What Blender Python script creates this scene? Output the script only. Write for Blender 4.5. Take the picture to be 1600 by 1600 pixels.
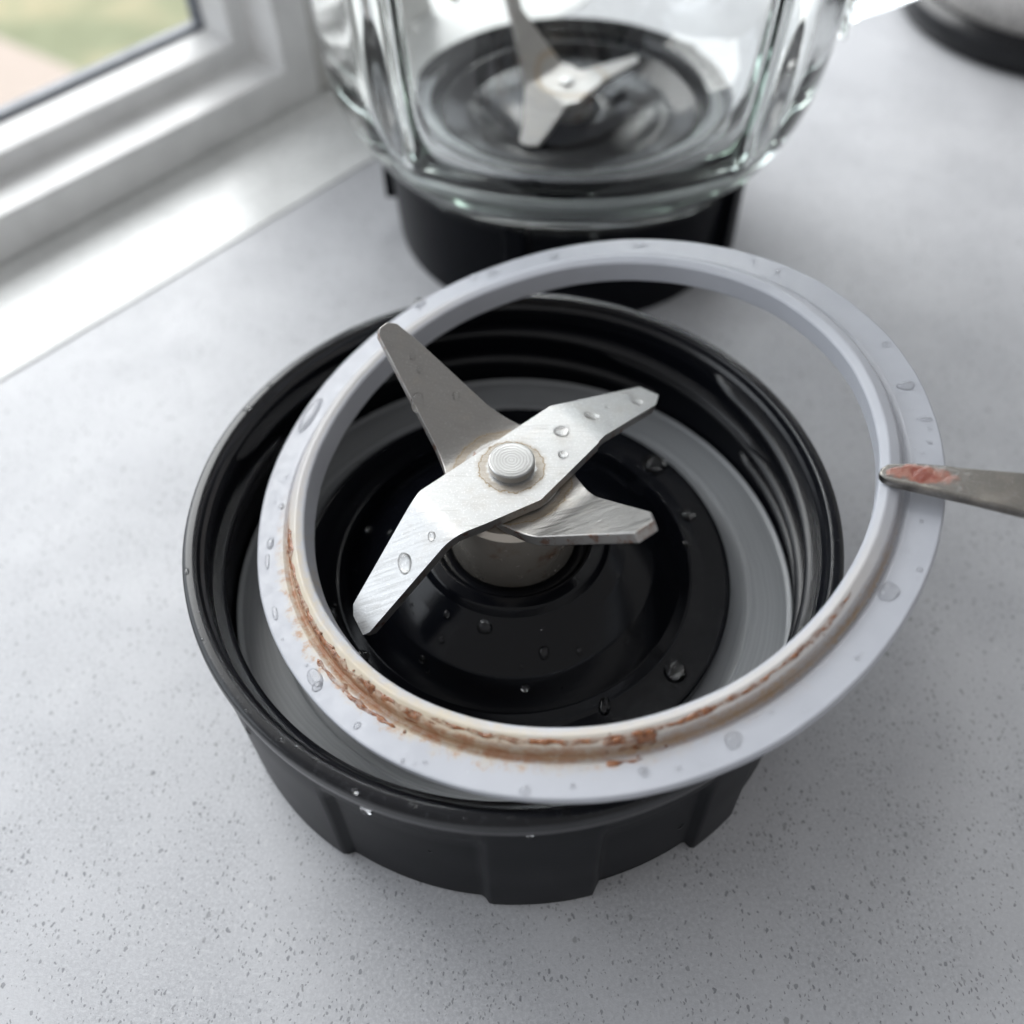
import bpy, bmesh, math, random
from mathutils import Vector, Matrix, noise
random.seed(7)
S = 0.001                                   # everything below is written in millimetres
sc = bpy.context.scene
COL = sc.collection
for o in list(bpy.data.objects): bpy.data.objects.remove(o)

# ------------------------------------------------------------------ camera
cam = bpy.data.cameras.new('camera')
cam.sensor_width = 36; cam.lens = 33.75
cam.clip_start = 0.005; cam.clip_end = 60
cam.dof.use_dof = True; cam.dof.focus_distance = 0.141; cam.dof.aperture_fstop = 10.0
co = bpy.data.objects.new('camera', cam); COL.objects.link(co)
R_ = Vector((0.99991870, 0, -0.01275155)); D_ = Vector((-0.00775474, -0.79382910, -0.60809146)); F_ = Vector((-0.01012256, 0.60814090, -0.79376456))
m = Matrix.Identity(4)
for i in range(3):
    m[i][0] = R_[i]; m[i][1] = -D_[i]; m[i][2] = -F_[i]
m.translation = Vector((1.48967, -94.40128, 156.92541)) * S
co.matrix_world = m
sc.camera = co

# ------------------------------------------------------------------ world: dim, even light of the room
w = bpy.data.worlds.new('World'); sc.world = w; w.use_nodes = True
bg = w.node_tree.nodes['Background']
bg.inputs[0].default_value = (0.985, 0.985, 1.0, 1); bg.inputs[1].default_value = 0.37

# ------------------------------------------------------------------ window wall frame of reference
W0 = Vector((-131.9, 107.6, 0)); WD = Vector((0.66536, 0.74652, 0)); WN = Vector((0.74652, -0.66536, 0))   # WN points into the room
def wp(s, off, z): return W0 + WD * s + WN * off + Vector((0, 0, z))
def area(name, loc, direction, sx, sy, power, color, up=Vector((0, 0, 1))):
    l = bpy.data.lights.new(name, 'AREA'); l.shape = 'RECTANGLE'; l.size = sx * S; l.size_y = sy * S
    l.energy = power; l.color = color
    o = bpy.data.objects.new(name, l); COL.objects.link(o)
    z = -direction.normalized(); x = up.cross(z).normalized(); y = z.cross(x)
    mm = Matrix((x, y, z)).transposed().to_4x4(); mm.translation = loc * S; o.matrix_world = mm
    return o
# overcast daylight arriving through the window
area('window_daylight', wp(350, -950, 740), WN + Vector((0, 0, -0.15)), 5000, 1400, 49.0, (0.865, 0.93, 1.0))
# the same daylight falling on the garden
area('garden_daylight', Vector((-1300, 2500, 1900)), Vector((0.1, -0.1, -1)), 2600, 2600, 135.0, (1, 1, 0.98))

sc.view_settings.view_transform = 'Standard'; sc.view_settings.look = 'None'
sc.view_settings.exposure = 0; sc.view_settings.gamma = 1
sc.view_settings.use_curve_mapping = False
sc.render.engine = 'CYCLES'
cy = sc.cycles
cy.use_denoising = True; cy.use_adaptive_sampling = True; cy.adaptive_threshold = .025
cy.max_bounces = 20; cy.transmission_bounces = 20; cy.glossy_bounces = 8; cy.transparent_max_bounces = 16
cy.caustics_refractive = True; cy.caustics_reflective = True; cy.sample_clamp_indirect = 6; cy.blur_glossy = 0.3

# ------------------------------------------------------------------ material helpers
class NT:
    def __init__(s, name):
        s.m = bpy.data.materials.new(name); s.m.use_nodes = True
        s.t = s.m.node_tree; s.n = s.t.nodes; s.l = s.t.links
        s.b = s.n['Principled BSDF']; s.out = s.n['Material Output']
        s.tc = s.n.new('ShaderNodeTexCoord')
        s.mm = s.n.new('ShaderNodeMapping'); s.mm.inputs['Scale'].default_value = (1000, 1000, 1000)   # object coordinates in mm
        s.l.new(s.tc.outputs['Object'], s.mm.inputs[0]); s.v = s.mm.outputs[0]
    def put(s, sock, val):
        if hasattr(val, 'is_linked') or hasattr(val, 'links'): s.l.new(val, sock)
        elif isinstance(val, (tuple, list)) and len(val) == 3 and sock.type == 'RGBA': sock.default_value = (*val, 1)
        else: sock.default_value = val
    def set(s, **k):
        for a, b in k.items(): s.put(s.b.inputs[a.replace('_', ' ')], b)
        return s
    def scalev(s, x, y, z):
        n = s.n.new('ShaderNodeMapping'); n.inputs['Scale'].default_value = (x, y, z); s.l.new(s.v, n.inputs[0]); return n.outputs[0]
    def noise(s, scale, detail=3, rough=0.55, v=None, dist=0):
        n = s.n.new('ShaderNodeTexNoise'); n.inputs['Scale'].default_value = scale; n.inputs['Detail'].default_value = detail
        n.inputs['Roughness'].default_value = rough; n.inputs['Distortion'].default_value = dist
        s.l.new(v or s.v, n.inputs['Vector']); return n.outputs['Fac']
    def vor(s, scale, v=None, feature='F1'):
        n = s.n.new('ShaderNodeTexVoronoi'); n.feature = feature; n.inputs['Scale'].default_value = scale
        s.l.new(v or s.v, n.inputs['Vector']); return n
    def math(s, op, a, b=0.0, c=0.0, clamp=False):
        n = s.n.new('ShaderNodeMath'); n.operation = op; n.use_clamp = clamp
        for i, x in enumerate((a, b, c)): s.put(n.inputs[i], x)
        return n.outputs[0]
    def ramp(s, val, a, b, lo=0.0, hi=1.0):
        n = s.n.new('ShaderNodeMapRange'); n.interpolation_type = 'SMOOTHSTEP'
        for i, x in enumerate((val, a, b, lo, hi)): s.put(n.inputs[i], x)
        return n.outputs[0]
    def mix(s, f, a, b):
        n = s.n.new('ShaderNodeMix'); n.data_type = 'RGBA'
        s.put(n.inputs[0], f); s.put(n.inputs[6], a); s.put(n.inputs[7], b); return n.outputs[2]
    def bump(s, h, strength=0.3, dist=0.1):
        n = s.n.new('ShaderNodeBump'); n.inputs['Strength'].default_value = strength; n.inputs['Distance'].default_value = dist * S
        s.l.new(h, n.inputs['Height']); s.l.new(n.outputs[0], s.b.inputs['Normal']); return s
    def sep(s, v=None):
        n = s.n.new('ShaderNodeSeparateXYZ'); s.l.new(v or s.v, n.inputs[0]); return n.outputs

def mat_counter():
    t = NT('quartz_counter')
    wob = t.n.new('ShaderNodeTexNoise'); wob.inputs['Scale'].default_value = 0.9; t.l.new(t.v, wob.inputs['Vector'])
    sub = t.n.new('ShaderNodeVectorMath'); sub.operation = 'MULTIPLY_ADD'
    sub.inputs[1].default_value = (1.1, 1.1, 0); t.l.new(wob.outputs['Color'], sub.inputs[0]); t.l.new(t.v, sub.inputs[2]); vv = sub.outputs[0]
    base = t.mix(t.ramp(t.noise(0.035, 4), .35, .68), (.475, .482, .506), (.568, .574, .597))
    base = t.mix(t.ramp(t.noise(1.6, 3, .7), .35, .75), base, (.615, .622, .645))
    patchy = t.ramp(t.noise(.09, 4, .6), .33, .62, .45, 1.25)
    def flecks(scale, keep, size, seedoff, col, base, amt):
        mp = t.n.new('ShaderNodeMapping'); mp.inputs['Location'].default_value = (seedoff, seedoff * 2, 0.3)
        mp.inputs['Rotation'].default_value = (0, 0, .7); mp.inputs['Scale'].default_value = (1, .62, 0)
        t.l.new(vv, mp.inputs[0])
        v = t.vor(scale, mp.outputs[0]); c = t.sep(v.outputs['Color'])
        lim = t.math('MULTIPLY', t.math('ADD', t.math('MULTIPLY', c[1], .8), .35), size)
        near = t.ramp(t.math('SUBTRACT', v.outputs['Distance'], lim), -.05, .05, 1, 0)
        on = t.math('MULTIPLY', near, t.math('LESS_THAN', c[0], t.math('MULTIPLY', patchy, keep)))
        return t.mix(t.math('MULTIPLY', on, t.math('ADD', t.math('MULTIPLY', c[2], amt * .7), amt * .3)), base, col)
    base = flecks(1.8, .72, .25, 3.1, (.20, .205, .22), base, .95)
    base = flecks(1.1, .55, .255, 11.7, (.12, .125, .14), base, 1.0)
    base = flecks(.55, .35, .16, 23.0, (.085, .085, .09), base, 1.0)
    base = flecks(.6, .25, .24, 41.0, (.72, .72, .73), base, .6)
    fine = t.noise(3.2, 3, .7)
    t.set(Base_Color=base, Roughness=t.math('ADD', t.ramp(t.noise(.8, 3), .3, .7, .28, .40), t.ramp(t.noise(.02, 5, .65, None, 1.5), .35, .7, -.03, .10)), Specular_IOR_Level=.42)
    return t.bump(fine, .40, .14).m
def mat_black(name, rough=.3, col=(.010, .0108, .013), spec=.3, rim=0):
    t = NT(name)
    n = t.noise(.25, 5, .65); dust = t.ramp(t.noise(1.1, 6, .75), .66, .80)
    t.set(Base_Color=t.mix(t.math('MULTIPLY', dust, .35), col, (.03, .031, .034)), Roughness=t.ramp(n, .3, .75, rough * .92, rough * 1.12), Specular_IOR_Level=spec)
    if rim:                                       # scuffed, paler edge of the rim
        zz = t.sep()[2]; wear = t.math('MULTIPLY', t.ramp(zz, rim, rim + 2.6), t.ramp(t.noise(.9, 5, .75), .50, .66))
        t.set(Base_Color=t.mix(t.math('MULTIPLY', wear, .25), col, (.05, .052, .06)), Roughness=t.ramp(zz, 30.5, 33, rough, .24), Specular_IOR_Level=t.ramp(zz, 30.5, 33, spec, .5))
    # fine turning marks that run round the axis
    x, y, z = t.sep(); r = t.math('SQRT', t.math('ADD', t.math('MULTIPLY', x, x), t.math('MULTIPLY', y, y)))
    cv = t.n.new('ShaderNodeCombineXYZ'); t.l.new(r, cv.inputs[0]); t.l.new(t.math('MULTIPLY', z, 1.0), cv.inputs[2])
    h = t.math('ADD', t.math('MULTIPLY', t.noise(2.2, 3, .6, cv.outputs[0]), .6), t.math('MULTIPLY', t.noise(1.8, 3), .5))
    return t.bump(h, .10, .10).m
def mat_plain(name, col, rough=.5, **k):
    t = NT(name); n = t.noise(.08, 4)
    c2 = tuple(min(1, c * .90) for c in col)
    t.set(Base_Color=t.mix(t.ramp(n, .35, .7), col, c2), Roughness=t.ramp(t.noise(.5, 3), .3, .7, rough * .85, rough * 1.15))
    for a, b in k.items(): t.put(t.b.inputs[a.replace('_', ' ')], b)
    return t.m
def mat_steel(name, rough=.3, col=(.66, .655, .645), stain=.35, rot=0.7, center=None, sp=.6, bs=.17):
    t = NT(name)
    mp = t.n.new('ShaderNodeMapping'); mp.inputs['Rotation'].default_value = (0, 0, rot); mp.inputs['Scale'].default_value = (.10, 2.4, .10); t.l.new(t.v, mp.inputs[0])
    brush = t.noise(1.0, 4, .7, mp.outputs[0]); cloud = t.noise(.22, 5, .6); speck = t.ramp(t.noise(2.6, 4, .75), .52, .70)
    c = t.mix(t.math('MULTIPLY', t.ramp(cloud, .48, .72), stain), col, (.46, .42, .37))
    c = t.mix(t.math('MULTIPLY', speck, sp), c, (.86, .86, .86)); c = t.mix(t.ramp(brush, .47, .33, 0, .40), c, (.36, .35, .335))
    if center:                                    # dried mineral rings round the rivet
        x, y, z = t.sep(); r = t.math('SQRT', t.math('ADD', t.math('MULTIPLY', x, x), t.math('MULTIPLY', y, y)))
        rr = t.math('ADD', r, t.math('MULTIPLY', t.math('SUBTRACT', t.noise(.8, 4, .7), .5), 1.6))
        ring1 = t.math('MULTIPLY', t.ramp(rr, center - 1.4, center - 1.0), t.ramp(rr, center - .5, center + .9, 1, 0))
        line = t.ramp(t.math('ABSOLUTE', t.math('SUBTRACT', rr, center)), .0, .18, 1, 0)
        f = t.math('ADD', t.math('MULTIPLY', ring1, .50), t.math('MULTIPLY', line, .65), clamp=True)
        c = t.mix(f, c, (.42, .34, .24))
        rgh = t.math('ADD', t.ramp(brush, .3, .7, rough * .75, rough * 1.4), t.math('MULTIPLY', f, .3))
    else: rgh = t.ramp(brush, .3, .7, rough * .8, rough * 1.3)
    t.set(Base_Color=c, Metallic=1.0, Roughness=rgh)
    return t.bump(t.math('ADD', brush, t.math('MULTIPLY', speck, sp * 1.1)), bs, .09).m
def mat_edge():
    t = NT('worn_blade_edge'); n = t.noise(.5, 5, .7)
    t.set(Base_Color=t.mix(t.ramp(n, .50, .66), (.46, .445, .43), (.30, .18, .135)), Metallic=.9, Roughness=.42)
    return t.bump(t.noise(2.5, 4), .4, .15).m
def mat_hubsteel():
    t = NT('stained_hub_steel'); n = t.noise(.16, 4, .6); n2 = t.noise(.5, 5, .7)
    c = t.mix(t.ramp(n, .54, .74), (.66, .61, .54), (.45, .28, .19)); c = t.mix(t.ramp(n2, .68, .76, 0, .5), c, (.24, .12, .08))
    t.set(Base_Color=c, Metallic=.62, Roughness=t.ramp(n2, .3, .7, .16, .28)); return t.bump(n2, .2, .08).m
def mat_rivet():
    t = NT('turned_rivet_steel'); x, y, z = t.sep()
    r = t.math('SQRT', t.math('ADD', t.math('MULTIPLY', x, x), t.math('MULTIPLY', y, y)))
    ring = t.math('SINE', t.math('MULTIPLY', t.math('ADD', r, t.math('MULTIPLY', t.noise(1.1, 4), .5)), 13.0))
    t.set(Base_Color=t.mix(t.ramp(ring, -.6, .9), (.47, .47, .465), (.40, .397, .39)), Metallic=1.0, Roughness=.34)
    return t.bump(ring, .12, .04).m
def mat_glass(name, col=(1, 1, 1), ior=1.5, rough=0.0):
    t = NT(name); t.set(Base_Color=col, Roughness=rough, IOR=ior, Transmission_Weight=1.0)
    return t.m
def mat_jarglass():
    t = NT('jar_glass'); t.set(Base_Color=(1, 1, 1), Roughness=0.0, IOR=1.5, Transmission_Weight=1.0)
    va = t.n.new('ShaderNodeVolumeAbsorption'); va.inputs['Color'].default_value = (.76, .95, .85, 1); va.inputs['Density'].default_value = 7.0
    t.l.new(va.outputs[0], t.out.inputs['Volume'])
    return t.bump(t.noise(.05, 1), .04, 1.0).m
def mat_pane():
    t = NT('window_pane_glass')
    tr = t.n.new('ShaderNodeBsdfTransparent'); gl = t.n.new('ShaderNodeBsdfGlossy'); gl.inputs['Roughness'].default_value = .02
    fr = t.n.new('ShaderNodeFresnel'); fr.inputs[0].default_value = 1.45; mx = t.n.new('ShaderNodeMixShader')
    t.l.new(fr.outputs[0], mx.inputs[0]); t.l.new(tr.outputs[0], mx.inputs[1]); t.l.new(gl.outputs[0], mx.inputs[2]); t.l.new(mx.outputs[0], t.out.inputs[0])
    return t.m
def mat_gasket():
    t = NT('stained_grey_silicone'); x, y, z = t.sep()
    r = t.math('SQRT', t.math('ADD', t.math('MULTIPLY', x, x), t.math('MULTIPLY', y, y)))
    th = t.math('ARCTAN2', t.math('MULTIPLY', y, -1.0), t.math('MULTIPLY', x, -1.0))     # 0 = left, + towards the front
    D = math.pi / 180
    wob = t.math('MULTIPLY', t.math('SUBTRACT', t.noise(.35, 5, .65), .5), 5.0); wob2 = t.math('MULTIPLY', t.math('SUBTRACT', t.noise(1.3, 5, .7), .5), 1.8)
    rs = t.math('ADD', r, t.math('ADD', wob, wob2))
    rs2 = t.math('ADD', r, t.math('MULTIPLY', wob2, .8))
    strong = t.math('MULTIPLY', t.ramp(th, -8 * D, 22 * D), t.ramp(th, 60 * D, 118 * D, 1, .12))
    strong = t.math('MULTIPLY', strong, t.ramp(th, 118 * D, 140 * D, 1, 0))
    some = t.math('MULTIPLY', t.ramp(th, -75 * D, -50 * D), t.ramp(th, 140 * D, 165 * D, 1, 0))
    base = t.mix(t.ramp(t.noise(.05, 3), .35, .7), (.52, .535, .58), (.475, .49, .535))
    # wide pale yellowing, then a tan tide line, then the dark core in the crease
    wide = t.math('MULTIPLY', t.math('MULTIPLY', t.ramp(rs, 43.5, 46.0), t.ramp(rs, 47.2, 50.2, 1, 0)), t.math('MULTIPLY', strong, .85))
    c = t.mix(wide, base, (.58, .50, .36))
    lipy = t.math('MULTIPLY', t.math('MULTIPLY', t.ramp(rs2, 44.0, 45.0), t.ramp(rs2, 46.2, 47.4, 1, 0)), t.math('MULTIPLY', some, .28))
    c = t.mix(lipy, c, (.64, .54, .40))
    tide = t.ramp(t.math('ABSOLUTE', t.math('SUBTRACT', rs2, 47.25)), 0, .55, 1, 0)
    c = t.mix(t.math('MULTIPLY', t.math('MULTIPLY', tide, some), t.ramp(t.noise(.25, 4), .3, .6, .45, .9)), c, (.47, .33, .20))
    core = t.math('MULTIPLY', t.ramp(t.math('ABSOLUTE', t.math('SUBTRACT', rs2, 47.3)), .3, 1.2, 1, 0), strong)
    c = t.mix(t.math('MULTIPLY', core, t.ramp(t.noise(.3, 5, .7), .35, .60, .2, .95)), c, (.34, .135, .05))
    edge = t.math('MULTIPLY', t.math('MULTIPLY', t.ramp(rs, 47.8, 48.6), t.ramp(rs, 48.8, 49.9, 1, 0)), strong)
    c = t.mix(t.math('MULTIPLY', edge, t.ramp(t.noise(.6, 5, .7), .45, .65, 0, .75)), c, (.46, .24, .11))
    t.set(Base_Color=c, Roughness=t.ramp(t.noise(.6, 4), .3, .7, .30, .46), Subsurface_Weight=.12, Subsurface_Radius=(1, 1, 1), Subsurface_Scale=.0012)
    return t.bump(t.math('ADD', t.noise(1.2, 4, .6), t.math('MULTIPLY', core, .8)), .12, .12).m
def mat_seat():
    t = NT('grey_seat_rubber'); x, y, z = t.sep()
    r = t.math('SQRT', t.math('ADD', t.math('MULTIPLY', x, x), t.math('MULTIPLY', y, y)))
    cv = t.n.new('ShaderNodeCombineXYZ'); t.l.new(t.math('ADD', r, t.math('MULTIPLY', t.noise(.05), 3.0)), cv.inputs[0])
    band = t.noise(1.1, 4, .7, cv.outputs[0])
    t.set(Base_Color=t.mix(t.ramp(band, .35, .65), (.41, .425, .44), (.31, .325, .34)), Roughness=.33)
    return t.bump(band, .25, .15).m
def mat_crust():
    t = NT('dried_brown_residue'); n = t.noise(1.2, 5, .7)
    t.set(Base_Color=t.mix(t.ramp(n, .35, .65), (.22, .070, .026), (.42, .19, .09)), Roughness=.2, Alpha=t.ramp(t.noise(.55, 3, .55), .32, .62, .15, .92))
    return t.bump(t.noise(2.2, 3), .35, .2).m
def mat_pulp():
    t = NT('pink_residue'); x, y, z = t.sep(); n = t.noise(.45, 3, .5); n2 = t.noise(1.6, 4, .6)
    ex = t.math('ABSOLUTE', t.math('DIVIDE', t.math('SUBTRACT', x, 5.2), 4.6)); ey = t.math('ABSOLUTE', t.math('DIVIDE', t.math('SUBTRACT', y, .55), 1.9))
    d = t.math('ADD', t.math('POWER', ex, 2.0), t.math('POWER', ey, 2.0)); d = t.math('ADD', d, t.math('MULTIPLY', t.math('SUBTRACT', n, .5), 2.6))
    c = t.mix(t.ramp(d, .30, 1.15, 1, 0), (.25, .235, .215), (.40, .18, .135)); c = t.mix(t.ramp(t.math('ADD', d, t.math('MULTIPLY', n2, .3)), .15, .45, .8, 0), c, (.28, .075, .055))
    c = t.mix(t.ramp(n2, .62, .78, 0, .45), c, (.58, .52, .48))
    t.set(Base_Color=c, Roughness=.26, Subsurface_Weight=.35, Subsurface_Radius=(1, .4, .3), Subsurface_Scale=.0007)
    return t.bump(n2, .35, .2).m
def mat_lawn():
    t = NT('lawn_green'); n = t.noise(.004, 4, .6); n2 = t.noise(.02, 4, .7)
    c = t.mix(t.ramp(n, .42, .62), (.29, .32, .21), (.49, .455, .31)); c = t.mix(t.ramp(n2, .45, .7), c, (.37, .40, .27))
    t.set(Base_Color=c, Roughness=.9); return t.m

M = dict(counter=mat_counter(), black=mat_black('satin_black_plastic', .24, (.007, .0076, .010), .4), gloss=mat_black('glossy_black_plastic', .15, (.0035, .004, .006), .32),
         matte=mat_black('moulded_black_plastic', .32, (.004, .0047, .0072), .07, 33.0),
         upper=mat_steel('upper_blade_steel', .40, (.56, .56, .555), .3, 0.7, 5.0), lower=mat_steel('lower_blade_steel', .40, (.40, .388, .372), .45, -.8, 9.2, .2, .05),
         edge=mat_edge(), hub=mat_hubsteel(), rivet=mat_rivet(), knife=mat_steel('knife_steel', .34, (.235, .222, .205), .5, 0.0, None, .15),
         steel=mat_steel('brushed_appliance_steel', .28, (.62, .615, .60), .1, 0.0), glass=mat_jarglass(), water=mat_glass('water', (1, 1, 1), 1.33),
         pane=mat_pane(), gasket=mat_gasket(), seat=mat_seat(), crust=mat_crust(), pulp=mat_pulp(), lawn=mat_lawn(),
         white=mat_plain('white_window_paint', (.91, .91, .905), .35), sill=mat_plain('white_sill_paint', (.82, .83, .82), .28), wall=mat_plain('pale_wall_paint', (.66, .655, .63), .7),
         seal=mat_plain('grey_glazing_seal', (.20, .215, .245), .45), pale=mat_plain('pale_satin_metal', (.80, .775, .75), .3, Metallic=.35), path=mat_plain('pale_paving', (.62, .54, .49), .9))

# ------------------------------------------------------------------ mesh helpers
def link(name, me, mat, parent=None, smooth=True):
    if not isinstance(mat, (list, tuple)): mat = [mat]
    for k in mat: me.materials.append(M[k])
    if smooth: me.polygons.foreach_set('use_smooth', [True] * len(me.polygons))
    o = bpy.data.objects.new(name, me); COL.objects.link(o)
    if parent: o.parent = parent
    return o
def mesh(name, verts, faces):
    me = bpy.data.meshes.new(name); me.from_pydata([tuple(Vector(v) * S) for v in verts], [], faces); me.update(); return me
def obj(name, verts, faces, mat, parent=None, smooth=True): return link(name, mesh(name, verts, faces), mat, parent, smooth)
def empty(name, loc=(0, 0, 0)):
    o = bpy.data.objects.new(name, None); COL.objects.link(o); o.location = Vector(loc) * S; o.empty_display_size = .01; return o
def tag(o, label=None, cat=None, group=None, kind=None):
    for k, v in (('label', label), ('category', cat), ('group', group), ('kind', kind)):
        if v: o[k] = v
    return o
def fillet(pts, closed=False):
    """pts: (r, z) or (r, z, radius): rounds every corner that carries a radius"""
    out = []; n = len(pts)
    for i, p in enumerate(pts):
        rad = p[2] if len(p) > 2 else 0
        if rad == 0 or (not closed and i in (0, n - 1)): out.append((p[0], p[1])); continue
        P = Vector(p[:2]); A = Vector(pts[i - 1][:2]) - P; B = Vector(pts[(i + 1) % n][:2]) - P
        la, lb = A.length, B.length; A /= la; B /= lb
        ang = math.acos(max(-1, min(1, A.dot(B)))); t = min(rad / math.tan(ang / 2), la * .49, lb * .49)
        a, b = P + A * t, P + B * t; k = 5
        for j in range(k + 1):
            u = j / k; q = a * (1 - u) ** 2 + P * 2 * u * (1 - u) + b * u ** 2; out.append((q.x, q.y))
    return out
def lathe(name, prof, mat, parent=None, n=160, closed=True, fn=None, wn=True):
    """prof: list of (r, z); fn(r, z, a) may displace"""
    k = len(prof); V = []; Fc = []
    for i in range(n):
        a = 2 * math.pi * i / n
        for (r, z) in prof:
            if fn: r, z = fn(r, z, a)
            V.append((r * math.cos(a), r * math.sin(a), z))
    for i in range(n):
        j = (i + 1) % n
        for q in range(k if closed else k - 1):
            p = (q + 1) % k; Fc.append((i * k + q, j * k + q, j * k + p, i * k + p))
    me = mesh(name, V, Fc); bm = bmesh.new(); bm.from_mesh(me); bmesh.ops.remove_doubles(bm, verts=bm.verts, dist=1e-7)
    bmesh.ops.recalc_face_normals(bm, faces=bm.faces); bm.to_mesh(me); bm.free()
    o = link(name, me, mat, parent)
    if wn: o.modifiers.new('n', 'WEIGHTED_NORMAL').keep_sharp = True
    return o
def box(name, a, b, mat, parent=None, frame=None, bevel=.4):
    """box between two corners; frame(x, y, z) maps its coordinates into place"""
    V = [(x, y, z) for x in (a[0], b[0]) for y in (a[1], b[1]) for z in (a[2], b[2])]
    if frame: V = [frame(*v) for v in V]
    me = mesh(name, V, [(0, 1, 3, 2), (4, 6, 7, 5), (0, 4, 5, 1), (2, 3, 7, 6), (0, 2, 6, 4), (1, 5, 7, 3)])
    bm = bmesh.new(); bm.from_mesh(me); bmesh.ops.recalc_face_normals(bm, faces=bm.faces)
    if bevel: bmesh.ops.bevel(bm, geom=bm.edges[:], offset=bevel * S, segments=2, affect='EDGES', profile=.5)
    bm.to_mesh(me); bm.free()
    return link(name, me, mat, parent, smooth=False)
def smooth01(x): x = max(0., min(1., x)); return x * x * (3 - 2 * x)

# ------------------------------------------------------------------ setting: counter, garden
def poly(name, pts, mat, kind, z0=None):
    V = [tuple(p) for p in pts]; n = len(V)
    if z0 is None: return tag(obj(name, V, [tuple(range(n))], mat, None, False), kind=kind)
    V += [(p[0], p[1], z0) for p in pts]
    return tag(obj(name, V, [tuple(range(n)), tuple(range(2 * n - 1, n - 1, -1))] + [(i, n + i, n + (i + 1) % n, (i + 1) % n) for i in range(n)], mat, None, False), kind=kind)
poly('countertop', [wp(-700, 620, 0), wp(900, 620, 0), wp(900, 0, 0), wp(-700, 0, 0)], 'counter', 'structure', -30)
poly('lawn', [wp(-4000, -300, -800), wp(5000, -300, -800), wp(5000, -9000, -800), wp(-4000, -9000, -800)], 'lawn', 'structure')
poly('garden_path', [wp(100, -330, -796), wp(735, -330, -796), wp(725, -1640, -796), wp(690, -1900, -796), wp(640, -3000, -796), wp(100, -3000, -796)], 'path', 'structure')

# ------------------------------------------------------------------ window, sill, wall
win = tag(empty('window', wp(0, 0, 0)), 'white framed window with a mitred corner above the white sill', 'window')
inv = win.location / S
def wl(s, off, z): return wp(s, off, z) - inv
SR, SL, ZB, ZT = 109., -660., .6, 1010.
def frame_ring(name, prof, mat):
    """mitred frame: prof = (inset from the outer edge, depth offset) swept round the rectangle"""
    V = []; Fc = []; k = len(prof)
    for cx, cz in ((1, 0), (1, 1), (0, 1), (0, 0)):
        for ins, off in prof:
            V.append(wl((SR - ins) if cx else (SL + ins), off, (ZT - ins) if cz else (ZB + ins)))
    for c in range(4):
        d = (c + 1) % 4
        for q in range(k): p = (q + 1) % k; Fc.append((c * k + q, d * k + q, d * k + p, c * k + p))
    o = obj(name, V, Fc, mat, win, False)
    bm = bmesh.new(); bm.from_mesh(o.data); bmesh.ops.recalc_face_normals(bm, faces=bm.faces); bm.to_mesh(o.data); bm.free()
    b = o.modifiers.new('b', 'BEVEL'); b.width = .9 * S; b.segments = 3; b.limit_method = 'ANGLE'; b.harden_normals = True
    for p in o.data.polygons: p.use_smooth = True
    return o
frame_ring('outer_frame', [(0, -31), (0, 0), (11.5, 0), (13.0, -12.2), (13.0, -31)], 'white')
frame_ring('sash', [(10.0, -29), (10.0, -12.6), (18.6, -12.6), (20.6, -20.5), (20.8, -22), (20.8, -29)], 'white')
frame_ring('glazing_seal', [(20.0, -27), (20.0, -21.6), (22.2, -22.8), (22.5, -27)], 'seal')
pn = obj('pane', [wl(SL + 20, -25, ZB + 20), wl(SR - 20, -25, ZB + 20), wl(SR - 20, -25, ZT - 20), wl(SL + 20, -25, ZT - 20)], [(0, 1, 2, 3)], 'pane', win, False)
sd = tag(box('window_sill', (-690, -44, -.6), (900, 37.6, .45), 'sill', None, lambda s, o, z: wp(s, o, z), .3), 'white painted window sill along the counter edge', 'sill')
tag(box('wall', (SR + .4, -45, 1.7), (150, -.5, 1400), 'wall', None, lambda s, o, z: wp(s, o, z), 0), kind='structure')

# ------------------------------------------------------------------ droplets
def droplet_mesh(a, b, h, rot=0., seed=0):
    rnd = random.Random(seed); V = [(0, 0, h)]; Fc = []; n, k = 20, 7
    ph = [rnd.uniform(0, 6.28) for _ in range(3)]; e1, e2 = rnd.uniform(.02, .10), rnd.uniform(.02, .07)
    for j in range(1, k + 1):
        u = j / k; rr = math.sin(u * math.pi / 2 * 1.0); z = h * (1 - u ** 2.4) if j < k else -0.06
        rr = u ** .8
        for i in range(n):
            t = 2 * math.pi * i / n
            w_ = 1 + u * (e1 * math.cos(2 * t + ph[0]) + e2 * math.cos(3 * t + ph[1]))
            x, y = a * rr * w_ * math.cos(t), b * rr * w_ * math.sin(t)
            c, s_ = math.cos(rot), math.sin(rot); V.append((x * c - y * s_, x * s_ + y * c, z))
    for i in range(n): Fc.append((0, 1 + i, 1 + (i + 1) % n))
    for j in range(k - 1):
        for i in range(n):
            p, q = 1 + j * n + i, 1 + j * n + (i + 1) % n; Fc.append((p, p + n, q + n, q))
    Fc.append(tuple(range(1 + (k - 1) * n + n - 1, 1 + (k - 1) * n - 1, -1)))
    return mesh('water_droplet', V, Fc)
DS = [0]
def droplet(parent, loc, a, b, nrm=(0, 0, 1), rot=0., flat=.5):
    DS[0] += 1
    me = droplet_mesh(a, b, flat * min(a, b) + .05, math.radians(rot), DS[0])
    o = link('water_droplet', me, 'water', parent)
    nv = Vector(nrm).normalized()
    o.rotation_mode = 'QUATERNION'; o.rotation_quaternion = Vector((0, 0, 1)).rotation_difference(nv)
    o.location = (Vector(loc)) * S
    return o

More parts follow.
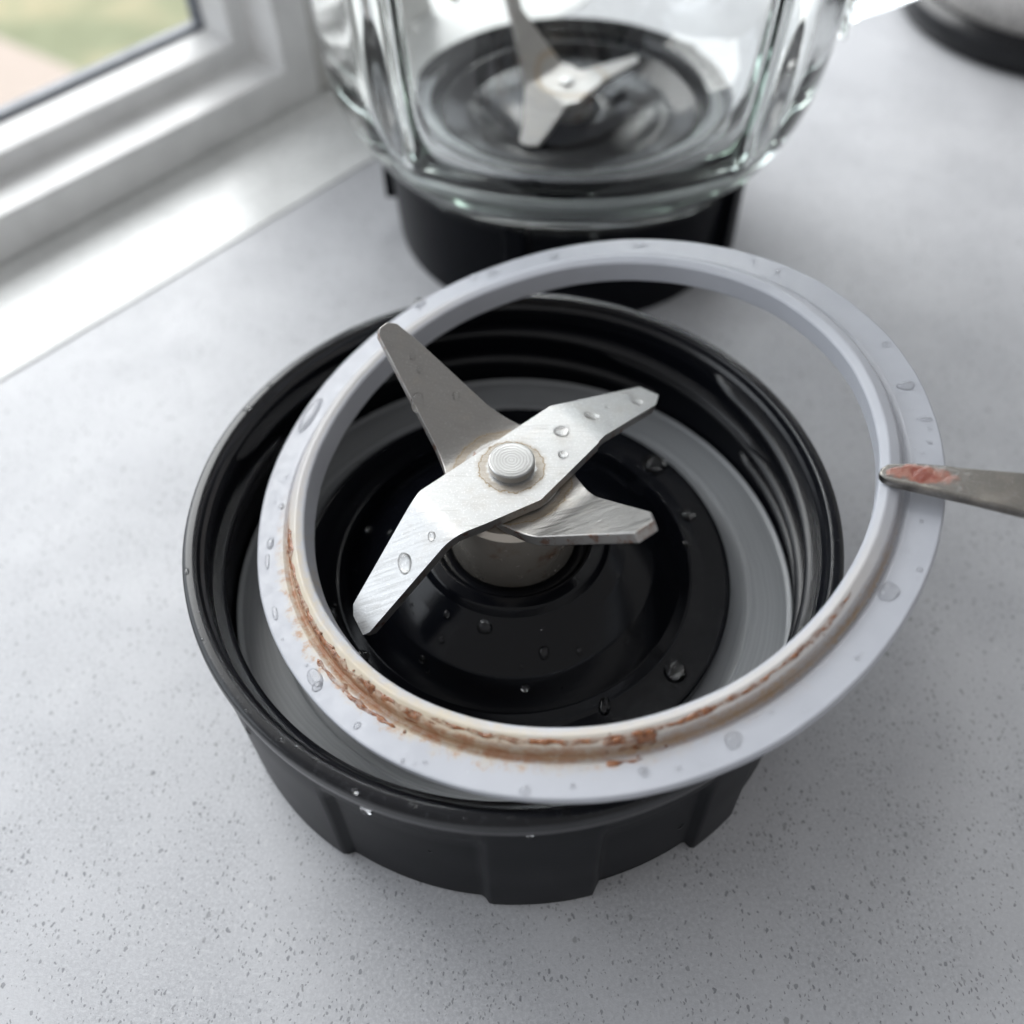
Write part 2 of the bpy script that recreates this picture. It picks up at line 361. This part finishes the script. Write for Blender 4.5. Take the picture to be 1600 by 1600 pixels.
# ------------------------------------------------------------------ blade plates
def plate(name, flat, wings, thick, mat, parent, off=Vector((0, 0, 0)), bend=2.2):
    bm = bmesh.new(); fv = [bm.verts.new((Vector(p) - off) * S) for p in flat]; bm.faces.new(fv); be = []
    for i, j, pts in wings:
        wv = [bm.verts.new((Vector(p) - off) * S) for p in pts]; seq = list(range(i, j + 1)) if i < j else [i, j]
        loop = [fv[k] for k in seq] + wv if i < j else [fv[i], fv[j]] + wv
        if len(seq) > 2: loop = [fv[i], fv[j]] + wv
        bm.faces.new(loop)
    bmesh.ops.recalc_face_normals(bm, faces=bm.faces)
    if sum(f.normal.z * f.calc_area() for f in bm.faces) < 0: bmesh.ops.reverse_faces(bm, faces=bm.faces)
    be = [e for e in bm.edges if len(e.link_faces) == 2]
    bmesh.ops.bevel(bm, geom=be, offset=bend * S, segments=6, affect='EDGES', profile=.5)
    me = bpy.data.meshes.new(name); bm.to_mesh(me); bm.free()
    o = link(name, me, [mat, 'edge'], parent)
    s = o.modifiers.new('s', 'SOLIDIFY'); s.thickness = thick * S; s.offset = -1; s.use_even_offset = True; s.material_offset_rim = 1
    b = o.modifiers.new('b', 'BEVEL'); b.width = .22 * S; b.segments = 2; b.limit_method = 'ANGLE'; b.angle_limit = math.radians(35); b.harden_normals = True
    return o

# ------------------------------------------------------------------ front: blade base
base = tag(empty('blade_base'), 'black plastic screw-on blade base with steel blades in front on the counter', 'blender base')
RECESS = [(-122.1, -94.2, 0.), (-76.6, -56.5, 2.6), (-46.5, -20, 0.), (2, 30, 0), (48, 76, 0), (94, 122, 0), (140, 168, 0), (184, 212, 0)]
def recess(a):
    d = (math.degrees(a) + 180) % 360 - 180; f = 0; lift = 0
    for lo, hi, up in RECESS:
        for sh in (0, -360):
            v = smooth01((d - lo - sh) / 1.6) * smooth01((hi + sh - d) / 1.6)
            if v > f: f, lift = v, up * v
    return f, lift
outer = fillet([(47.0, 0), (51.9, 0, .6), (51.7, 12), (51.5, 26), (51.35, 31.2, .3), (51.9, 32.0, .5), (52.15, 34.0, .8), (52.0, 36.0, 1.3), (49.9, 36.0, .7), (49.5, 34.6, .4), (49.0, 33.9, .4), (48.8, 16), (48.4, 11.5), (47.0, 11.4)])
def shell(r, z, a):
    f, lift = recess(a)
    if r > 50.5 and z < 30:
        k = f * smooth01((28.0 - z) / 4.0 + .2) if z > 20 else f
        r -= 1.25 * k
    if r > 46 and z < 1.0: z += lift
    r += .12 * noise.noise(Vector((math.cos(a) * 3, math.sin(a) * 3, z * .1)))
    return r, z
# subdivide the outer wall so that the panels can end below the rim
dense = []
for p, q in zip(outer, outer[1:] + outer[:1]):
    dense.append(p); n_ = int(max(abs(p[0] - q[0]), abs(p[1] - q[1])) // 2.2)
    for i in range(1, n_): dense.append((p[0] + (q[0] - p[0]) * i / n_, p[1] + (q[1] - p[1]) * i / n_))
lathe('collar', dense, 'matte', base, 480, True, shell)
def thread(az0, az1, z0, z1, seed, depth=1.9, half=1.25):
    V = []; Fc = []; n = 110; sec = [(-.2, -1.0), (.35, -.75), (.9, -.38), (1.0, 0), (.9, .38), (.35, .75), (-.2, 1.0)]; k = len(sec)
    for i in range(n + 1):
        u = i / n; a = math.radians(az0 + (az1 - az0) * u); z = z0 + (z1 - z0) * u
        e = math.sqrt(max(0, min(1, min(u, 1 - u) * 26))); e = max(e, .02)
        for d, h in sec:
            r = 48.95 - d * depth * e; V.append((r * math.cos(a), r * math.sin(a), z + h * half * (0.3 + .7 * e)))
    for i in range(n):
        for q in range(k - 1): Fc.append((i * k + q, i * k + q + 1, (i + 1) * k + q + 1, (i + 1) * k + q))
    return obj('screw_thread', V, Fc, 'black', base)
thread(41, -118, 32.4, 25.2, 1); thread(70, -95, 26.6, 19.6, 2); thread(165, 20, 32.2, 25.6, 3); thread(190, 55, 26.4, 20.2, 4); thread(285, 150, 32.2, 26.2, 5); thread(30, -60, 20.6, 17.6, 6, 1.4, .9)
lathe('seat_ring', fillet([(36.0, 12), (36.0, 15.2), (37.8, 15.2), (41.0, 15.0, .5), (41.4, 15.5, .4), (47.4, 15.7, .5), (48.3, 16.3, .3), (48.3, 12)]), 'seat', base, 160)
dome = lathe('blade_dome', fillet([(10.0, 12), (36.6, 12), (37.4, 15.6, .4), (37.4, 18.6, .7), (36.6, 18.75, .5), (33.0, 18.45, 2), (30.6, 18.5, 2), (28.6, 19.5, 2.5), (24, 23.0, 6), (19, 26.0, 5), (16.2, 27.4, .8), (15.2, 28.6, .7), (13.2, 28.8, .5), (12.2, 27.6, .4), (10.0, 27.4)]), 'gloss', base, 160)
lathe('hub', fillet([(4, 26), (10.4, 26), (10.4, 39.6, .5), (9.6, 40.6, .4), (6.5, 40.8), (4, 40.8)]), 'hub', base, 96)
lathe('washer', fillet([(2.4, 42.9), (7.6, 42.9, .15), (7.6, 43.15, .1), (2.4, 43.15)]), 'edge', base, 64)
lower = plate('lower_blade', [(-11.00, 3.89, 42.80), (0.03, 11.38, 42.80), (6.16, 8.40, 42.80), (9.33, 0.80, 42.80), (12.07, -3.78, 42.80), (2.48, -11.60, 42.80), (-1.39, -9.34, 42.80), (-9.76, -1.93, 42.80)],
    [(0, 1, [(-3.83, 12.75, 45.42), (-15.06, 18.79, 54.39), (-17.74, 19.91, 56.32), (-19.17, 19.68, 56.80), (-20.29, 18.60, 56.60), (-20.39, 17.56, 55.96)]),
     (4, 5, [(15.92, -21.50, 57.25), (18.54, -19.58, 57.39), (18.65, -16.78, 55.52)])], 1.7, 'lower', base)
upper = plate('upper_blade', [(-14.60, -5.99, 45.00), (-13.73, -4.53, 45.00), (6.22, 12.75, 45.00), (7.77, 13.16, 45.00), (13.72, 5.66, 45.00), (13.47, 4.73, 45.00), (4.33, -6.42, 45.00), (-3.76, -10.73, 45.00), (-8.61, -13.10, 45.00)],
    [(8, 0, [(-24.07, -17.24, 33.63), (-24.02, -18.81, 32.86), (-22.36, -21.83, 32.33), (-21.32, -21.78, 32.98)]),
     (3, 4, [(24.29, 18.55, 39.03), (25.13, 21.74, 38.06), (21.90, 23.18, 38.66)])], 1.8, 'upper', base)
lathe('rivet', fillet([(.01, 41), (3.3, 41), (3.3, 45.3), (3.55, 45.4, .1), (3.55, 46.7, .3), (2.0, 46.7), (.01, 46.7)]), 'rivet', base, 64, False)
for p, a, b, r, n_ in [((-15.87, -14.23, 40.07), 1.23, 1.77, 0, (-0.472, -0.398, 0.787)), ((-11.73, -12.0, 43.68), 0.65, 0.82, 0, (-0.472, -0.398, 0.787)), ((7.79, 7.21, 45.0), 1.3, 1.13, 0, (0.0, 0.0, 1.0)), ((7.94, 2.43, 45.0), 0.89, 0.86, 0, (0.0, 0.0, 1.0)), ((12.88, 11.44, 43.93), 1.54, 0.9, 0, (0.27, 0.214, 0.939)), ((15.76, 14.93, 42.3), 0.63, 0.52, 0, (0.27, 0.214, 0.939)), ((20.93, 18.18, 40.08), 1.18, 0.94, 0, (0.27, 0.214, 0.939)), ((16.1, 9.83, 43.37), 0.51, 0.51, 0, (0.27, 0.214, 0.939))]: droplet(upper, p, a, b, n_, r)
rnd = random.Random(14)
for i in range(12):
    u = rnd.uniform(-13, 11); v = rnd.uniform(-5, 5); e = rnd.uniform(.12, .26)
    if abs(u) + abs(v) > 6: droplet(upper, (u * .70 - v * .6, u * .62 + v * .7, 45.0), e, e * 1.2, (0, 0, 1), 0)
for p, a, b, r, n_ in [((-14.67, 10.33, 48.66), 1.0, 1.62, 0, (0.349, -0.514, 0.783)), ((-8.72, 12.62, 47.52), 0.61, 0.76, 0, (0.349, -0.514, 0.783)), ((-14.29, 14.66, 51.33), 0.5, 0.63, 0, (0.349, -0.514, 0.783)), ((-15.35, 16.24, 52.85), 0.4, 0.88, 0, (0.349, -0.514, 0.783)), ((-18.5, 16.57, 54.46), 0.3, 0.37, 0, (0.349, -0.514, 0.783)), ((12.36, -14.65, 50.49), 0.53, 0.33, 0, (-0.421, 0.516, 0.746))]: droplet(lower, p, a, b, n_, r)
for p, a, b, r, n_ in [((26.57, 22.56, 18.76), 2.29, 2.11, 0, (-0.089, -0.076, 0.993)), ((31.53, 10.71, 18.56), 1.27, 1.3, 0, (-0.111, -0.038, 0.993)), ((-31.6, -10.4, 18.55), 1.8, 2.1, 0, (0.1, 0.03, 0.993)), ((-24.8, -17.9, 18.2), 1.57, 1.18, 0, (0, 0, 1)), ((26.0, -20.8, 18.55), 1.75, 2.0, 0, (-0.1, 0.08, 0.99)), ((14.2, -26.6, 18.2), 1.01, 1.7, 0, (0, 0, 1)), ((-9.2, -28.7, 18.2), 1.2, 1.1, 0, (0, 0, 1)), ((-4.48, -17.26, 26.62), 1.0, 1.13, 0, (-0.123, -0.475, 0.872)), ((4.8, -20.74, 24.58), 0.8, 1.0, 0, (0.116, -0.501, 0.857)), ((10.35, -20.02, 23.83), 0.5, 0.63, 0, (0.236, -0.457, 0.857)), ((-10.52, -14.78, 26.45), 0.51, 0.63, 0, (-0.284, -0.399, 0.872)), ((-25.3, 5.7, 21.6), 0.67, 0.84, 0, (-0.565, 0.127, 0.815)), ((-21.01, 2.71, 24.67), 0.44, 0.55, 0, (-0.51, 0.066, 0.857)), ((10.59, -9.38, 28.66), 0.51, 0.51, 0, (0.075, -0.066, 0.995)), ((30.52, 4.39, 18.28), 0.57, 0.99, 0, (-0.116, -0.017, 0.993)), ((17.03, -7.54, 26.18), 0.42, 0.52, 0, (0.448, -0.198, 0.872)), ((-11.31, -18.28, 24.48), 0.51, 0.63, 0, (-0.271, -0.437, 0.857)), ((-14.42, -20.45, 22.26), 0.61, 0.63, 0, (-0.334, -0.474, 0.815)), ((1.76, -25.43, 21.94), 0.6, 0.62, 0, (0.04, -0.578, 0.815)), ((18.2, -17.66, 22.01), 0.41, 0.51, 0, (0.416, -0.404, 0.815))]: droplet(dome, (p[0], p[1], 18.5) if math.hypot(p[0], p[1]) > 29.5 else p, a * 1.12, b * 1.12, (0, 0, 1) if math.hypot(p[0], p[1]) > 29.5 else n_, r, .62)
rnd = random.Random(8)
for i in range(34):
    a = rnd.uniform(0, 6.283); q = rnd.choice([rnd.uniform(31, 36), rnd.uniform(17, 28)]); z = 18.48 if q > 30 else (26 + (19 - q) * .6 if q < 24 else 23 - (q - 24) * .77)
    dz = 0 if q > 30 else -.68; e = rnd.choice([.16, .2, .26, .34]); c, s_ = math.cos(a), math.sin(a)
    droplet(dome, (q * c, q * s_, z), e, e * rnd.uniform(.8, 1.4), (-dz * c, -dz * s_, 1), 0, .6)
collar = [o for o in base.children if o.name == 'collar'][0]
for az, z, a, b in ((-112.6, 30.0, 1.0, .9), (-87.5, 31.0, .5, .5), (-60, 12, .7, .9), (-140, 24, .6, .8), (-104, 17, .4, .5)):
    rr = 51.55; c, s_ = math.cos(math.radians(az)), math.sin(math.radians(az)); f, _ = recess(math.radians(az))
    if z < 26: rr -= 1.25 * f
    droplet(collar, (rr * c, rr * s_, z), a, b, (c, s_, 0), 0)
rnd = random.Random(3)
for i in range(14):                                # wet rim
    az = math.radians(rnd.choice([rnd.uniform(195, 285), rnd.uniform(195, 285), rnd.uniform(120, 195)])); r = rnd.uniform(50.2, 51.6); a = rnd.uniform(.18, .5)
    droplet(collar, (r * math.cos(az), r * math.sin(az), 35.97), a * 1.6, a, (0, 0, 1), math.degrees(az) + 90)

# ------------------------------------------------------------------ gasket leaning across the base
gk = empty('gasket', (9.91441, 2.18357, 42.8526))
X_ = Vector((0.97639841, -0.00471678, 0.21592567)); N_ = Vector((-0.21597718, -0.0213238, 0.97616554)); Y_ = N_.cross(X_)
gk.rotation_mode = 'QUATERNION'; gk.rotation_quaternion = Matrix((X_, Y_, N_)).transposed().to_quaternion()
tag(gk, 'pale grey silicone gasket ring with brown stains, leaning across the black base', 'gasket')
def warp(x, y):                                     # soft silicone never lies quite flat
    a = math.atan2(y, x); return .22 * math.sin(2 * a + .6) + .12 * math.sin(3 * a + 2.1) + .10 * noise.noise(Vector((math.cos(a) * 2.4, math.sin(a) * 2.4, 4)))
def gfn(r, z, a):
    q = noise.noise(Vector((math.cos(a) * 3.1, math.sin(a) * 3.1, 9))); e = noise.noise(Vector((math.cos(a) * 16, math.sin(a) * 16, r * .2)))
    return r + .14 * q + .035 * e, z + warp(math.cos(a), math.sin(a)) + .025 * e
ring = lathe('ring', fillet([(43.7, -2.1, .4), (52.4, -2.1, .5), (52.9, -1.2, .3), (52.85, 0.0, .45), (48.4, -.02, .4), (47.6, -.35, .3), (47.15, -.2, .25), (46.95, 1.7, .8), (45.4, 2.35, .8), (44.0, 1.9, .6)], True), 'gasket', gk, 360, True, gfn)
for x, y, a, b, r in [(-28.06, 44.35, 1.32, 1.5, 0), (-17.58, 48.95, 0.97, 0.76, 0), (-13.85, 49.2, 1.45, 0.9, 20), (-2.15, 50.52, 0.96, 0.75, 0), (50.2, 5.66, 1.24, 1.07, 0), (51.27, -1.18, 1.02, 0.58, -20), (49.42, 14.53, 0.69, 0.74, 0), (50.84, -5.46, 0.36, 0.46, 0), (17.78, -46.8, 1.18, 1.08, 20), (6.48, -49.88, 0.71, 0.69, 0), (10.8, -49.86, 0.39, 0.39, 0), (-8.51, -51.06, 0.72, 0.7, 0), (-31.83, -40.16, 0.61, 0.55, 40), (-46.85, 20.02, 4.07, 1.3, 66), (40.2, -28.6, 1.67, 1.2, 55), (46.67, -18.56, 0.26, 0.32, 0), (44.65, -25.95, 0.42, 0.42, 0), (-49.2, 0.17, 0.53, 0.66, 0), (-38.47, -33.58, 0.91, 0.8, 50), (-24.91, -45.8, 0.34, 0.42, 0), (36.3, 35.4, 0.54, 0.68, 0), (13.9, 48.85, 1.4, 0.58, 0), (-2.39, -51.0, 0.32, 0.4, 0), (-49.95, -7.14, 0.62, 1.28, 0)]:
    droplet(ring, (x, y, warp(x, y)), a, b, (0, 0, 1), r, .36)
rnd = random.Random(21)
for i in range(46):                                # fine spray
    a = rnd.uniform(0, 6.283); q = rnd.uniform(48.8, 52.1); x, y = q * math.cos(a), q * math.sin(a); e = rnd.choice([.14, .18, .22, .3])
    droplet(ring, (x, y, warp(x, y)), e, e * rnd.uniform(.8, 1.5), (0, 0, 1), rnd.uniform(0, 180), .4)
for x, y, a, b, rot, h in ((-39.0, -32.2, 1.1, 1.9, 40, .10), (-49.9, -10.6, .5, 1.7, 10, .12), (-47.0, -20.5, .5, 1.5, 22, .12)):
    o = droplet(ring, (x, y, warp(x, y)), a, b, (0, 0, 1), rot, h); o.name = 'water_film'
def crust(th0, th1, rfun, wmax, hmax, seed, zf):
    n, k = int((th1 - th0) * 9), 7; V = []; Fc = []
    for i in range(n + 1):
        th = math.radians(th0 + (th1 - th0) * i / n); e = smooth01(min(i, n - i) / (n * .08))
        d = Vector((-math.cos(th), -math.sin(th)))
        w_ = wmax * e * max(.06, .6 + .9 * noise.noise(Vector((th * 12, seed, 0))) + .35 * noise.noise(Vector((th * 30, seed, 3))))
        rc = rfun(math.degrees(th)) + .35 * noise.noise(Vector((th * 20, seed + 5, 0)))
        for j in range(k):
            u = j / (k - 1) * 2 - 1; r = rc + u * w_
            lump = max(.1, .6 + .9 * noise.noise(Vector((th * 34, u * 1.2, seed))))
            z = zf(r) + warp(d.x, d.y) - .05 + (1 - u * u) * hmax * e * lump
            V.append((d.x * r, d.y * r, z))
    for i in range(n):
        for j in range(k - 1): p = i * k + j; Fc.append((p, p + 1, p + k + 1, p + k))
    o = obj('residue', V, Fc, 'crust', ring); return o
def zprof(r):
    pts = [(43.9, 1.6), (44.4, 2.0), (45.4, 2.3), (46.3, 2.05), (46.9, 1.6), (47.1, .6), (47.25, -.2), (47.8, -.25), (48.6, -.02), (53, 0)]
    for (a, za), (b, zb) in zip(pts, pts[1:]):
        if r <= b: return za + (zb - za) * (r - a) / (b - a)
    return 0
crust(4, 66, lambda t: 46.45, .75, .24, 1, zprof)
crust(36, 58, lambda t: 48.7, .85, .26, 2, zprof)
crust(60, 142, lambda t: 45.9 - .2 * math.sin(t * .05), .55, .24, 3, zprof)
crust(92, 101, lambda t: 46.6, .9, .7, 4, zprof)
crust(92, 98, lambda t: 48.6, .5, .35, 8, zprof)
crust(47, 51.5, lambda t: 46.4, .85, .75, 5, zprof)
crust(-28, 6, lambda t: 47.7, .30, .2, 6, zprof)
V = []; Fc = []; rnd = random.Random(11)           # crumbs of dried pulp caught along the lip
for i in range(34):
    th = rnd.choice([rnd.gauss(48, 12), rnd.gauss(28, 12), rnd.uniform(60, 135), rnd.gauss(97, 3)]); r0 = rnd.choice([46.4, 46.2, 48.8 if 36 < th < 60 else 46.7]) if th < 62 else rnd.gauss(46.0, .25)
    if 92 < th < 102: r0 = rnd.uniform(45.6, 48.8)
    r0 += rnd.gauss(0, .22); t_ = math.radians(th); d = Vector((-math.cos(t_), -math.sin(t_))); e = rnd.uniform(.10, .28); z0 = zprof(r0) + warp(d.x, d.y); b0 = len(V); ph = rnd.uniform(0, 6)
    V.append((d.x * r0, d.y * r0, z0 + e * .75))
    for rr_, zz_ in ((.6, .55), (1.0, .05), (.9, -.3)):
        for q in range(7):
            a = q / 7 * 6.283 + ph; m_ = e * rr_ * rnd.uniform(.7, 1.35); V.append((d.x * r0 + m_ * math.cos(a), d.y * r0 + m_ * math.sin(a), z0 + e * zz_ * rnd.uniform(.8, 1.2)))
    for q in range(7):
        p = (q + 1) % 7; Fc.append((b0, b0 + 1 + q, b0 + 1 + p))
        for L in (0, 7): Fc.append((b0 + 1 + L + q, b0 + 8 + L + q, b0 + 8 + L + p, b0 + 1 + L + p))
tag(obj('residue_crumbs', V, Fc, 'crust', ring), kind='stuff')
crust(-62, -30, lambda t: 47.4, .16, .12, 7, zprof)

# ------------------------------------------------------------------ knife resting on the ring
kn = tag(empty('knife', (50.154, -10.727, 55.674)), 'narrow steel knife tip smeared with pink residue, lying over the grey ring', 'knife')
def knife():
    # outline of the blade in its own plane: x along the knife, y across; then tilted into place
    top = [(0, .3), (.15, 1.1), (.9, 1.95), (2.5, 2.35), (7.45, 2.75), (17.5, 3.2), (45, 3.9), (90, 4.3), (150, 4.2), (152, 1.0)]
    bot = [(152, -3), (150, -6), (90, -6.2), (45, -5.2), (17.9, -3.27), (11.6, -2.3), (6.4, -1.6), (2.4, -1.1), (.9, -.7), (.2, -.15)]
    out = top + bot; n = len(out); V = []; Fc = []
    for x, y in out: V.append((x, y, 0))
    for x, y in out: V.append((x, y, -1.6))
    me = mesh('blade', V, [tuple(range(n)), tuple(range(2 * n - 1, n - 1, -1))] + [(i, n + i, n + (i + 1) % n, (i + 1) % n) for i in range(n)])
    bm = bmesh.new(); bm.from_mesh(me); bmesh.ops.recalc_face_normals(bm, faces=bm.faces); bm.to_mesh(me); bm.free()
    o = link('blade', me, 'knife', kn)
    b = o.modifiers.new('b', 'BEVEL'); b.width = .38 * S; b.segments = 3; b.limit_method = 'ANGLE'; b.angle_limit = math.radians(40); b.harden_normals = True
    # smear
    nx, ny = 70, 22; V = []; Fc = []
    for i in range(nx + 1):
        for j in range(ny + 1):
            u, v = i / nx, j / ny; x = .55 + 11.6 * u
            yt = min(2.3 + .05 * x, .9 + 6 * u); yb = -.25 - .14 * x
            if x > 9: yt -= (x - 9) * .35
            y = yb + (yt - yb) * v
            e = min(u * 12, (1 - u) * 4, v * 4, (1 - v) * 4); e = smooth01(e + .35 * noise.noise(Vector((x * 1.2, y * 1.6, 3))))
            h = e * (.20 + .14 * noise.noise(Vector((x * .6, y * .8, 1))) + .05 * noise.noise(Vector((x * 2.0, y * 2.4, 7)))) - .04
            V.append((x, y, h))
    for i in range(nx):
        for j in range(ny): p = i * (ny + 1) + j; Fc.append((p, p + ny + 1, p + ny + 2, p + 1))
    obj('residue', V, Fc, 'pulp', o)
    rn = random.Random(5)
    for i in range(9):
        x = rn.uniform(12, 19); y = rn.uniform(-1.8, 2.4); droplet(o, (x, y, 0), rn.uniform(.12, .32), rn.uniform(.1, .2), (0, 0, 1), rn.uniform(0, 180), .4)
knife()
kn.rotation_mode = 'QUATERNION'; kn.rotation_quaternion = gk.rotation_quaternion @ Matrix.Rotation(math.radians(-19.7), 3, 'Z').to_quaternion()

# ------------------------------------------------------------------ blender jar behind
JX, JY = 14.0, 128.0
jar = tag(empty('blender_jar', (JX, JY, 0)), 'clear glass blender jar with handle and black base behind the grey ring', 'blender jar')
jb = lathe('base_collar', fillet([(38, 0), (44.3, 0, .8), (45.0, 12), (45.6, 24.5, .5), (46.0, 26.5, .8), (45.4, 28.2, .7), (43.6, 28.2, .4), (43.2, 23.0), (33, 22.6), (33, 0)]), 'matte', jar, 160)
for k in range(5):
    a = math.radians(181 + 72 * k)
    def fr(x, y, z, a=a): return (math.cos(a) * x - math.sin(a) * y, math.sin(a) * x + math.cos(a) * y, z)
    box('rib', (44.0, -2.6, 7), (47.6, 2.6, 27.2), 'matte', jb, fr, .7)
lathe('seal', fillet([(34.4, 22.7), (34.4, 24.0, .3), (43.0, 24.0, .3), (43.0, 22.7)]), 'seat', jar, 96)
no = [(36, 25.5), (38, 24.2), (43.0, 24.2), (46.0, 26.0), (49.5, 29.5), (52.8, 34), (55.4, 39.5), (57.2, 46), (58.2, 54), (58.8, 64), (59.6, 85), (61.5, 130), (64, 190)]
ni = [(61, 190.6), (58.0, 189), (56.0, 130), (54.2, 85), (53.2, 66), (52.4, 56), (51.0, 49), (48.6, 43.0), (45.2, 38.6), (41.2, 35.4), (38.5, 33.8), (36, 32.8)]
def chaik(p, it=2):
    for _ in range(it):
        q = [p[0]]
        for a, b in zip(p, p[1:]): q += [(a[0] * .75 + b[0] * .25, a[1] * .75 + b[1] * .25), (a[0] * .25 + b[0] * .75, a[1] * .25 + b[1] * .75)]
        p = q + [p[-1]]
    return p
no_, ni_ = chaik(no), chaik(ni)
NO = len(no_)
def ribs(r, z, a, inner):
    d = math.degrees(a)
    if inner:                                     # four rounded ribs run down the inside and fade out near the floor
        for c0 in (45, 135, 225, 315):
            e = abs((d - c0 + 180) % 360 - 180)
            r -= 4.6 * math.exp(-(e / 4.2) ** 2) * smooth01((z - 37) / 12)
    else:                                         # the outside is slightly squared with a shallow flute over each rib
        r += .45 * math.cos(4 * (a)) * -1 * smooth01((z - 34) / 20)
        for c0 in (45, 135, 225, 315):
            e = abs((d - c0 + 180) % 360 - 180)
            r -= .8 * math.exp(-(e / 4.0) ** 2) * smooth01((z - 36) / 12)
    return r
V = []; Fc = []; n = 288; prof = [(p, False) for p in no_] + [(p, True) for p in ni_]; k = len(prof)
for i in range(n):
    a = 2 * math.pi * i / n
    for (r, z), inn in prof: r2 = ribs(r, z, a, inn); V.append((r2 * math.cos(a), r2 * math.sin(a), z))
for i in range(n):
    j = (i + 1) % n
    for q in range(k): p = (q + 1) % k; Fc.append((i * k + q, j * k + q, j * k + p, i * k + p))
me = mesh('glass_body', V, Fc); bm = bmesh.new(); bm.from_mesh(me); bmesh.ops.recalc_face_normals(bm, faces=bm.faces); bm.to_mesh(me); bm.free()
link('glass_body', me, 'glass', jar)
def tube(name, path, sec, mat, parent):
    """path: list of points in the x-z plane at y=0; sec: half-width y, half-height"""
    P = [Vector((p[0], 0, p[1])) for p in path]; V = []; Fc = []; n = 28
    for i, p in enumerate(P):
        t = (P[min(i + 1, len(P) - 1)] - P[max(i - 1, 0)]).normalized(); b = Vector((-t.z, 0, t.x))
        for q in range(n):
            a = 2 * math.pi * q / n; V.append(p + Vector((0, 1, 0)) * sec[i][0] * math.cos(a) + b * sec[i][1] * math.sin(a))
    for i in range(len(P) - 1):
        for q in range(n): r = (q + 1) % n; Fc.append((i * n + q, i * n + r, (i + 1) * n + r, (i + 1) * n + q))
    Fc += [tuple(range(n - 1, -1, -1)), tuple(range((len(P) - 1) * n, len(P) * n))]
    me = mesh(name, V, Fc); bm = bmesh.new(); bm.from_mesh(me); bmesh.ops.recalc_face_normals(bm, faces=bm.faces); bm.to_mesh(me); bm.free()
    return link(name, me, mat, parent)
hp = chaik([(59.6, 54), (63, 55), (72, 57), (84, 62), (95, 72), (101, 90), (103, 120), (100, 150), (90, 166), (76, 172), (64.5, 174)], 3)
hs = [(7.5 + 4.5 * math.exp(-i / 6), 5.5 + 3.5 * math.exp(-i / 6)) for i in range(len(hp))]
hd = tube('handle', hp, hs, 'glass', jar); hd.rotation_euler = (0, 0, math.radians(4))
jo = Vector((JX, JY, 0))
lathe('blade_dome', fillet([(6, 20), (34.0, 20), (34.0, 29.6, .8), (33, 30.2, .6), (28.5, 28.0, .5), (27.6, 27.6, .5), (24, 28.0, 2), (16, 29.6, 3), (11, 30.4, .5), (10, 29.6, .4), (6, 29.4)]), 'gloss', jar, 120)
hb = lathe('hub', fillet([(2, 28), (6.0, 28), (6.0, 36.2, .4), (2, 36.2)]), 'hub', jar, 64); hb.location = Vector((-.4, -2.0, 0)) * S
jl = plate('blade', [(3.46, 124.50, 38.00), (11.65, 134.43, 38.00), (13.94, 133.46, 38.00), (16.17, 130.98, 38.00), (22.21, 126.39, 38.00), (14.80, 116.29, 38.00), (12.58, 116.34, 38.00)],
    [(0, 1, [(1.33, 140.24, 48.65), (0.15, 144.44, 51.92), (-1.36, 143.85, 52.64), (-2.42, 140.57, 51.48), (-0.66, 135.95, 47.56)]),
     (6, 0, [(1.87, 115.86, 33.48), (0.62, 110.00, 30.34), (1.81, 108.00, 29.92), (4.92, 106.80, 30.63), (8.38, 110.95, 33.89)]),
     (3, 4, [(33.11, 142.73, 33.74), (33.05, 147.05, 33.01)])], 1.3, 'lower', jar, jo, 1.0)
jr = lathe('rivet', fillet([(.01, 36), (1.9, 36), (1.9, 38.6, .3), (.01, 38.8)]), 'rivet', jar, 32, False); jr.location = Vector((-1.2, -2.4, 0)) * S
droplet(jb, (45.9 * math.cos(math.radians(-88)) + 2, 45.9 * math.sin(math.radians(-88)), 26.6), .9, .9, (0, -1, .2), 0, .7)

# ------------------------------------------------------------------ steel appliance at the far right
ap = tag(empty('kitchen_appliance', (181, 238, 0)), 'round pale appliance with black base at the back right of the counter', 'appliance')
lathe('base', fillet([(20, 0), (49.0, 0, 1), (50.6, 4, 2), (50.2, 8.0, 1.5), (47.6, 10.4, 1), (46.0, 10.5), (20, 10.5)]), 'black', ap, 120)
lathe('body', fillet([(.01, 10.6), (46.2, 10.6), (45.6, 60), (40, 150, 6), (30, 165, 8), (.01, 168)], False), 'pale', ap, 120, False)
lathe('lid_knob', fillet([(.01, 166), (7, 166), (7, 172, 1), (10, 180, 3), (.01, 183)]), 'black', ap, 48, False)
